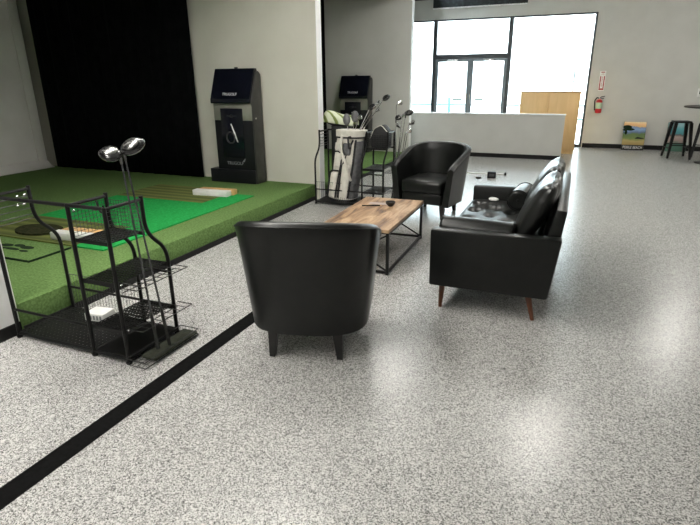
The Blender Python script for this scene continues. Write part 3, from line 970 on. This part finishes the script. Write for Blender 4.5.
# ------------------------------------------------------------------ armchairs
def armchair(loc, rz, label):
    t = thing('tub_armchair', label, 'armchair', loc, rz, 'black leather tub armchairs')
    N_ = 40
    YFr, YBk = .33, -.36
    def plan(tt, hw, yb, n=2.7):
        """outline of the shell from front right (+x) round the back to front left"""
        if tt < .22:
            return Vector((hw, YFr + (-.02 - YFr) * tt / .22, 0)), Vector((1, 0, 0))
        if tt > .78:
            return Vector((-hw, -.02 + (YFr + .02) * (tt - .78) / .22, 0)), Vector((-1, 0, 0))
        a = (tt - .22) / .56 * PI
        cx, sx = math.cos(a), math.sin(a)
        return Vector((math.copysign(abs(cx) ** (2 / n), cx) * hw, -.02 + (yb + .02) * abs(sx) ** (2 / n), 0)), None
    def pt(tt, hw, yb):
        return plan(tt, hw, yb)[0]
    def rim(p):
        s = max(0, min(1, (YFr - p.y) / .72))
        return .61 + .240 * s ** .72
    rings, seams_o, seams_i = [], [], []
    for i in range(N_ + 1):
        tt = i / N_
        po0, po1 = pt(tt, .355, YBk + .045), pt(tt, .422, YBk - .03)
        pi0, pi1 = pt(tt, .275, YBk + .12), pt(tt, .358, YBk + .045)
        for q in (po0, po1, pi0, pi1):
            pass
        h = rim(po1)
        O = lambda f: po0 + (po1 - po0) * f
        I = lambda f: pi0 + (pi1 - pi0) * f
        ring = []
        for z in (.165, .175, .26, .36, .46, .54):
            zz = z if z < .3 else .175 + (h - .035 - .175) * (z - .175) / (.58 - .175)
            p = O((zz - .165) / .63)
            ring.append((p.x, p.y, zz))
        fo, fi = (h - .165) / .63, (h - .165) / .63
        A_, B_ = O(fo), I(fi)
        seams_o.append((A_.x * 1.002, A_.y * 1.002, h - .022))
        seams_i.append((B_.x, B_.y, h - .02))
        for k in range(7):
            a = PI * k / 6
            m_ = (A_ + B_) / 2 + (A_ - B_) / 2 * math.cos(a)
            ring.append((m_.x, m_.y, h - .03 + .03 * math.sin(a)))
        for z in (.9, .6, .3, 0):
            zz = .24 + (h - .05 - .24) * z
            p = I((zz - .165) / .63)
            ring.append((p.x, p.y, zz))
        p = I(0)
        ring.append((p.x, p.y, .165))
        rings.append(ring)
    mesh_obj('shell', MB().loft(rings), M['leather'], t, angle=50)
    mesh_obj('piping', MB().tube(seams_o, .0055, 6), M['leather'], t)
    mesh_obj('piping', MB().tube(seams_i, .005, 6), M['leather'], t)
    # apron and seat
    mesh_obj('apron', MB().prism([(-.255, .315), (.255, .315), (.25, -.1), (.16, -.22), (-.16, -.22), (-.25, -.1)], 'z', .17, .30, .012), M['leather'], t)
    def cz(x, y):
        return .018 * (1 - (x / .26) ** 2) * (1 - ((y - .03) / .32) ** 2)
    mb = MB().prism([(-.262, .345), (.262, .345), (.26, -.08), (.17, -.235), (-.17, -.235), (-.26, -.08)], 'z', .302, .455, .035)
    for v in mb.bm.verts:
        if v.co.z > .42:
            v.co.z += cz(v.co.x, v.co.y)
    mesh_obj('seat_cushion', mb, M['leather'], t, angle=60)
    mesh_obj('back_panel', MB().grid(lambda u, v: ((u - .5) * .40 * (1 + .08 * v), -.258 + .0 * v - .035 * v + .05 * (abs(u - .5) * 2) ** 2.4, .46 + v * .285), 14, 10), M['leather'], t)
    for sx, sy, ty in ((-1, 1, .02), (1, 1, .02), (-1, -1, -.02), (1, -1, -.02)):
        x, y = sx * (.255 if sy > 0 else .192), .265 if sy > 0 else -.25
        mb = MB()
        for_z = [(0, .017), (.17, .029)]
        rg = []
        for z, r in for_z:
            ox = sx * .012 * (1 - z / .17)
            oy = sy * .012 * (1 - z / .17)
            rg.append([(x + ox - r, y + oy - r, z), (x + ox + r, y + oy - r, z), (x + ox + r, y + oy + r, z), (x + ox - r, y + oy + r, z)])
        mesh_obj('leg', mb.loft(rg), M['black_wood'], t, False)
    return t
AC1 = armchair((-1.42, 2.765, 0), R(16), 'black leather tub armchair seen from behind, nearest in the foreground')
copy_tree(AC1, 'black leather tub armchair at the far end of the coffee table', (-1.55, 6.36, 0), R(180 - 10))
AC1.scale = (1.02, 1.0, 1.03)

# ------------------------------------------------------------------ sofa
SY0, SY1 = 3.50, 5.31
t = thing('leather_sofa', 'black leather two seat sofa with tufted seat and walnut legs', 'sofa', (-.42, (SY0 + SY1) / 2, 0))
hl = (SY1 - SY0) / 2
def arm(y0, y1):
    return MB().prism([(-.43, .178), (.385, .178), (.40, .30), (.436, .606), (-.434, .600)], 'y', y0, y1, .018)
mesh_obj('arm', arm(-hl, -hl + .10), M['leather'], t)
mesh_obj('arm', arm(hl - .10, hl), M['leather'], t)
mesh_obj('base_frame', MB().box(-.42, .38, -hl + .101, hl - .101, .18, .30, .012), M['leather'], t)
mesh_obj('back_frame', MB().prism([(.28, .30), (.384, .30), (.402, .40), (.445, .775), (.375, .785)], 'y', -hl + .101, hl - .101, .015), M['leather'], t)
# tufted seat
BX = [-.30, -.14, .02]
BYs = [-.62 + k * .31 / 1.0 for k in range(5)]
tufts = []
for i, bx in enumerate([-.33, -.17, -.01, .15]):
    for k in range(5 if i % 2 == 0 else 4):
        tufts.append((bx, (-.62 if i % 2 == 0 else -.465) + k * .31))
def seat(u, v):
    x = -.43 + u * .70
    y = -hl + .103 + v * (2 * hl - .206)
    eu = min(u, 1 - u) / .06
    ev = min(v, 1 - v) / .03
    e = min(1, eu) * min(1, ev)
    z = .446 + .03 * math.sqrt(max(0, 1 - (1 - min(1, e)) ** 2))
    for bx, by in tufts:
        d2 = ((x - bx) / .042) ** 2 + ((y - by) / .055) ** 2
        z -= .040 * math.exp(-d2)
    # creases between diagonal neighbours
    return (x, y, z)
mb = MB().grid(seat, 60, 130)
st = mesh_obj('seat_cushion', mb, M['leather'], t, angle=80)
mesh_obj('seat_box', MB().box(-.43, .27, -hl + .103, hl - .103, .302, .445, .018), M['leather'], t)
for bx, by in tufts:
    mesh_obj('button', MB().ball((bx, by, .449), .013, .013, .007, 10, 6), M['leather'], st)
# two puffed back cushions, pinched at the top corners
def back_cushion(y0, y1, name='back_cushion'):
    mb = MB()
    n, m_ = 26, 22
    front, back = [], []
    def P(u, v, side):
        y = y0 + u * (y1 - y0)
        eu, ev = 4 * u * (1 - u), 4 * v * (1 - v)
        puff = (eu ** .38) * (ev ** .38)
        z = .470 + v * .46 - .020 * (1 - eu ** .3)
        lean = .135 + .20 * v
        depth = .095 * puff + .006
        wr = .006 * math.sin(17 * u + 9 * v) * puff * (1 - ev) + .004 * math.sin(31 * u) * v ** 3
        x = lean + side * depth + wr
        yy = (y0 + y1) / 2 + (y - (y0 + y1) / 2) * (1 - .05 * (1 - ev ** .5))
        return (x, yy, z + .012 * math.sin(u * 9) * v ** 4 * .6)
    mb.grid(lambda u, v: P(u, v, -1), n, m_)
    mb.grid(lambda u, v: P(u, v, 1), n, m_)
    bmesh.ops.remove_doubles(mb.bm, verts=mb.bm.verts[:], dist=.013)
    o = mesh_obj(name, mb, M['leather_soft'], t, angle=75)
    ss = o.modifiers.new('sub', 'SUBSURF')
    ss.levels = ss.render_levels = 1
    mesh_obj('piping', MB().tube([P(k / 20, .985, 0) for k in range(21)], .006, 6), M['leather'], o)
    return o
back_cushion(-hl + .125, -.012)
back_cushion(.012, hl - .125)
for sx, sy in ((-1, -1), (1, -1), (-1, 1), (1, 1)):
    x, y = (-.345 if sx < 0 else .255), sy * (hl - .08)
    x1_, y1_ = x + (.05 if sx > 0 else -.002), y + sy * .03
    mesh_obj('leg', MB().tube([(x1_, y1_, 0), (x, y, .18)], .013, 12, r_end=.023), M['leg_wood'], t)

def bolster(loc, rz, label, L=.50, r=.10, tilt=0):
    o = thing('bolster_pillow', label, 'pillow', loc, rz, 'black leather bolsters')
    prof = []
    for k in range(7):
        a = PI / 2 * k / 6
        prof.append((r - .03 + .03 * math.sin(a), -L / 2 + .03 - .03 * math.cos(a)))
    prof = [(.008, -L / 2 + .006), (r * .5, -L / 2)] + prof + [(rr, -zz) for rr, zz in prof[::-1]] + [(r * .5, L / 2), (.008, L / 2 - .006)]
    mb = MB().lathe(prof, 28).xf(Matrix.Translation((0, 0, r)) @ Matrix.Rotation(R(90), 4, 'Y'))
    b_ = mesh_obj('cover', mb, M['leather'], o, angle=60)
    for sx in (-1, 1):
        mesh_obj('end_button', MB().ball((sx * (L / 2 - .002), 0, r), .006, .014, .014, 10, 8), M['leather'], o)
        pts = [(sx * (L / 2 - .012), (r + .001) * math.cos(a_ * 2 * PI / 28), r + (r + .001) * math.sin(a_ * 2 * PI / 28)) for a_ in range(28)]
        mesh_obj('piping', MB().tube(pts, .004, 6, closed=True), M['leather'], o)
    return o
bolster((-.56, 3.712, .474), R(-5), 'black leather bolster lying along the near sofa arm', L=.53, r=.087)
bolster((-.375, 5.0, .474), R(86), 'black leather bolster by the far sofa arm, its round end showing', L=.42, r=.092)
t = thing('white_controller', 'small white controller lying on the black sofa seat', 'controller', (-.64, 5.13, .474), R(-25))
mesh_obj('body', MB().ball((0, 0, .018), .055, .034, .019, 18, 12), M['white_plastic'], t)
mesh_obj('button', MB().ball((-.02, 0, .036), .010, .010, .004, 10, 6), M['print_grey'], t)

# ------------------------------------------------------------------ coffee table
t = thing('coffee_table', 'rustic wooden coffee table on a black metal frame', 'coffee table', (-1.655, 4.615, 0), R(1.2))
TW, TL, TH = .312, .600, .405
mb = MB()
nb = 5
for k in range(nb):
    a, b_ = -TW + k * 2 * TW / nb, -TW + (k + 1) * 2 * TW / nb
    mb.box(a + .0006, b_ - .0006, -TL, TL, TH - .030, TH, .0025, 1)
mesh_obj('tabletop', mb, M['table_wood'], t, angle=30)
LX, LY = .297, .583
q = .0125
for sx in (-1, 1):
    for sy in (-1, 1):
        mesh_obj('leg', MB().box(sx * LX - q, sx * LX + q, sy * LY - q, sy * LY + q, 0, TH - .031, .002, 1), M['black_metal'], t, False)
    mesh_obj('rail', MB().box(sx * LX - q * .8, sx * LX + q * .8, -LY + q, LY - q, .012, .034, .002, 1), M['black_metal'], t, False)
    mesh_obj('rail', MB().box(sx * LX - q * .8, sx * LX + q * .8, -LY + q, LY - q, TH - .051, TH - .031, .002, 1), M['black_metal'], t, False)
for sy in (-1, 1):
    mesh_obj('rail', MB().box(-LX + q, LX - q, sy * LY - q * .8, sy * LY + q * .8, .012, .034, .002, 1), M['black_metal'], t, False)
    mesh_obj('brace', MB().tube([(-LX, sy * LY, .03), (LX, sy * LY, TH - .05)], .008, 6), M['black_metal'], t)
    mesh_obj('brace', MB().tube([(LX, sy * (LY - .004), .03), (-LX, sy * (LY - .004), TH - .05)], .008, 6), M['black_metal'], t)
t = thing('dark_bowl', 'small dark bowl on the coffee table', 'bowl', (-1.60, 4.87, TH))
mesh_obj('bowl', MB().lathe([(.022, 0), (.028, .006), (.045, .026), (.050, .046), (.046, .046), (.040, .028), (.022, .012)], 22), M['black_wood'], t)
mesh_obj('contents', MB().ball((0, 0, .029), .036, .036, .010, 16, 8), M['dark_steel'], t)
t = thing('table_pencil', 'thin dark pencil lying on the coffee table', 'pencil', (-1.78, 4.80, TH), R(20))
mesh_obj('barrel', MB().tube([(-.09, 0, .006), (.09, 0, .006)], .006, 6), M['crown'], t)
mesh_obj('tip', MB().tube([(.09, 0, .006), (.112, 0, .006)], .006, 6, r_end=.001), M['tan'], t)
t = thing('score_card', 'pale folded card lying beside the dark pencil', 'card', (-1.74, 4.93, TH), R(8))
mesh_obj('card', MB().prism([(-.10, -.045), (.10, -.045), (.10, .045), (-.10, .045)], 'z', 0, .003), M['pale_card'], t, False)

# small box on the floor by the counter
t = thing('floor_box', 'small black device on the floor between armchair and counter', 'device', (-1.20, 9.08, 0), R(10))
mesh_obj('body', MB().box(-.07, .07, -.05, .05, 0, .11, .012), M['gloss_black'], t)
mesh_obj('cap', MB().box(-.045, .045, -.052, -.03, .03, .08, .006), M['wire'], t)
t = thing('putting_line', 'thin pale guide rail lying on floor beside the black device', 'rail', (-1.45, 9.42, 0), R(1))
mesh_obj('bar', MB().box(-.45, .42, -.012, .012, 0, .02, .003), M['white_plastic'], t)
mesh_obj('end_stop', MB().box(.42, .45, -.03, .03, 0, .05, .004), M['black_metal'], t)
t = thing('floor_puck', 'tiny dark puck on floor left of the black device', 'puck', (-1.40, 8.98, 0))
mesh_obj('disc', MB().lathe([(.045, 0), (.045, .02), (.035, .026)], 18), M['black_wood'], t)

# ------------------------------------------------------------------ front of the room
t = thing('wooden_cabinet', 'light maple cabinet with two doors behind the grey half wall', 'cabinet', (-.57, 12.62, 0))
mesh_obj('body', MB().box(-.61, .61, .02, .42, .07, 1.285, .004), M['maple'], t)
mesh_obj('top', MB().box(-.625, .625, .0, .43, 1.286, 1.31, .004), M['maple'], t)
mesh_obj('plinth', MB().box(-.60, .60, .03, .40, 0, .07), M['maple'], t)
for x0, x1 in ((-.605, -.035), (.005, .575)):
    dr = mesh_obj('door', MB().box(x0, x1, .0, .019, .09, 1.275, .003), M['maple'], t)
    hx = x1 - .04 if x0 < -.1 else x0 + .04
    mesh_obj('handle', MB().tube([(hx, .0, .62), (hx, -.03, .62), (hx, -.03, .76), (hx, .0, .76)], .006, 8), M['steel'], dr)

t = thing('fire_extinguisher', 'red fire extinguisher hanging on the grey wall', 'fire extinguisher', (.455, 13.93, .80))
mesh_obj('cylinder', MB().lathe([(.055, 0), (.068, .01), (.070, .04), (.070, .24), (.062, .275), (.035, .30), (.022, .31)], 24), M['red'], t)
mesh_obj('label', MB().lathe([(.0708, .10), (.0708, .235)], 24), M['label_green'], t)
mesh_obj('valve', MB().lathe([(.022, .305), (.022, .34), (.014, .345)], 14), M['steel'], t)
mesh_obj('handle', MB().tube([(0, 0, .335), (.03, -.02, .36), (.10, -.03, .375)], .009, 8).tube([(0, 0, .33), (.05, -.02, .325), (.09, -.03, .33)], .007, 8), M['black_metal'], t)
mesh_obj('hose', MB().tube(smooth_path([(-.015, 0, .33), (-.06, -.02, .345), (-.10, -.02, .28), (-.085, -.03, .10), (-.08, -.03, .06)], 6), .012, 10), M['rubber'], t)
mesh_obj('bracket', MB().box(-.03, .03, .062, .07, .1, .34, .003), M['steel'], t)
t = thing('extinguisher_sign', 'narrow red and white vertical sign above the fire extinguisher', 'sign', (.452, 13.985, 1.29))
bd = mesh_obj('board', MB().box(-.062, .062, 0, .012, 0, .43, .003), M['white_plastic'], t)
mesh_obj('border', MB().box(-.05, -.028, -.002, 0, .02, .32).box(.028, .05, -.002, 0, .02, .32).box(-.028, .028, -.002, 0, .02, .05).box(-.04, .04, -.002, 0, .395, .415), M['sign_red'], t, False)
text_mesh('lettering', 'FIRE', .034, M['sign_red'], t, (0, -.002, .36))
text_mesh('lettering', 'EXTINGUISHER', .034, M['sign_red'], t, (0, -.002, .20), (R(90), R(-90), 0))
mesh_obj('arrow', MB().prism([(-.02, .055), (.02, .055), (0, .02)], 'y', -.003, -.001), M['sign_red'], t, False)

def poster(loc, wd, ht, mat, label, lean=R(15), caption=None):
    t = thing('landscape_poster', label, 'poster', loc, 0)
    rot = Matrix.Rotation(-lean, 4, 'X')
    p = mesh_obj('board', MB().box(-wd / 2, wd / 2, 0, .022, 0, ht, .003), M['black_wood'], t)
    y = -.0015
    z0 = .115 if caption else .0
    pr = mesh_obj('print', MB().box(-wd / 2 + .004, wd / 2 - .004, y, 0, 0, ht - z0 - .004), mat, p, False)
    pr.location.z = z0
    p.matrix_local = rot
    if caption:
        text_mesh('lettering', caption, .085, M['print'], p, (0, -.002, .058), (R(90), 0, 0), sx=.72)
        mb = MB()
        for cx, cz, rx, rz_ in ((-.15, .40, .09, .045), (-.10, .35, .10, .03), (-.19, .34, .05, .03), (-.17, .28, .03, .05)):
            mb.prism([(cx + rx * math.cos(a * 2 * PI / 18) * (1 + .15 * math.sin(a * 3)), cz + .115 + rz_ * math.sin(a * 2 * PI / 18)) for a in range(18)], 'y', -.0035, -.002)
        mesh_obj('tree', mb, M['logo_dark'], p, False)
        mesh_obj('headland', MB().prism([(.02, .27), (.08, .30), (.2, .275), (.22, .25), (.05, .255)], 'y', -.0032, -.002), M['kiosk_screen'], p, False)
    return t
poster((1.27, 13.76, .003), .46, .64, M['landscape'], 'sunset coast poster with white caption leaning on the wall', caption='PEBBLE BEACH')
poster((2.13, 13.78, .003), .40, .64, M['teal_print'], 'teal water picture leaning on the wall behind a black stool')

def stool(loc, rz, label):
    t = thing('bar_stool', label, 'stool', loc, rz, 'black metal stools')
    H_ = .735
    mesh_obj('seat', MB().box(-.155, .155, -.155, .155, H_ - .035, H_, .015, 3), M['black_metal'], t)
    for sx in (-1, 1):
        for sy in (-1, 1):
            a, b_ = Vector((sx * .135, sy * .135, H_ - .03)), Vector((sx * .205, sy * .205, 0))
            rg = []
            for p, r in ((b_, .018), (a, .030)):
                rg.append([(p.x - r, p.y - r, p.z), (p.x + r, p.y - r, p.z), (p.x + r, p.y + r, p.z), (p.x - r, p.y + r, p.z)])
            mesh_obj('leg', MB().loft(rg), M['black_metal'], t, False)
    for sx, sy, ex, ey, z in ((-1, -1, 1, -1, .26), (1, -1, 1, 1, .20), (1, 1, -1, 1, .26), (-1, 1, -1, -1, .20)):
        k = .205 - (.07) * z / H_
        mesh_obj('brace', MB().tube([(sx * k, sy * k, z), (ex * k, ey * k, z)], .010, 8), M['black_metal'], t)
    return t
s0 = stool((2.0, 12.78, 0), R(8), 'black metal stool in front of the teal picture')
copy_tree(s0, 'black metal stool cut by right edge of the photo', (2.45, 12.62, 0), R(-12))
t = thing('high_table', 'black high table with a thin round top at the right edge', 'table', (2.49, 12.12, 0))
mesh_obj('tabletop', MB().lathe([(.57, 1.025), (.60, 1.03), (.60, 1.05), (.59, 1.056)], 48), M['black_wood'], t)
mesh_obj('column', MB().tube([(0, 0, .03), (0, 0, 1.025)], .035, 16), M['black_metal'], t)
mesh_obj('base', MB().lathe([(.26, 0), (.26, .012), (.05, .035)], 32), M['black_metal'], t)
t = thing('wall_switch', 'pale wall switch plate at the right edge', 'switch', (2.43, 13.99, 1.17))
mesh_obj('plate', MB().box(-.05, .05, 0, .01, 0, .17, .004), M['white_plastic'], t)
mesh_obj('rocker', MB().box(-.018, .018, -.008, .0, .05, .12, .003), M['wire'], t)

t = thing('wall_banner', 'dark hanging display with pale lower edge above the storefront', 'display', (-2.45, 13.93, 3.19))
mesh_obj('panel', MB().box(-1.11, 1.11, 0, .06, .03, .40, .006), M['banner'], t)
mb = MB()
for k in range(37):
    x0 = -1.11 + k * .06
    mb.box(x0, x0 + .052, -.004, .05, .004 + .010 * (random.random()), .032)
mesh_obj('edge_strip', mb, M['white_plastic'], t, False)

# black tape line on the floor
tp = mesh_obj('floor_tape', MB().prism([(-2.045, .2), (-1.925, .2), (-1.905, 3.0), (-2.02, 3.0)], 'z', .0005, .0022), M['tape'], None, False)
tag(tp, 'black tape line running across the grey floor to the near armchair', 'tape')
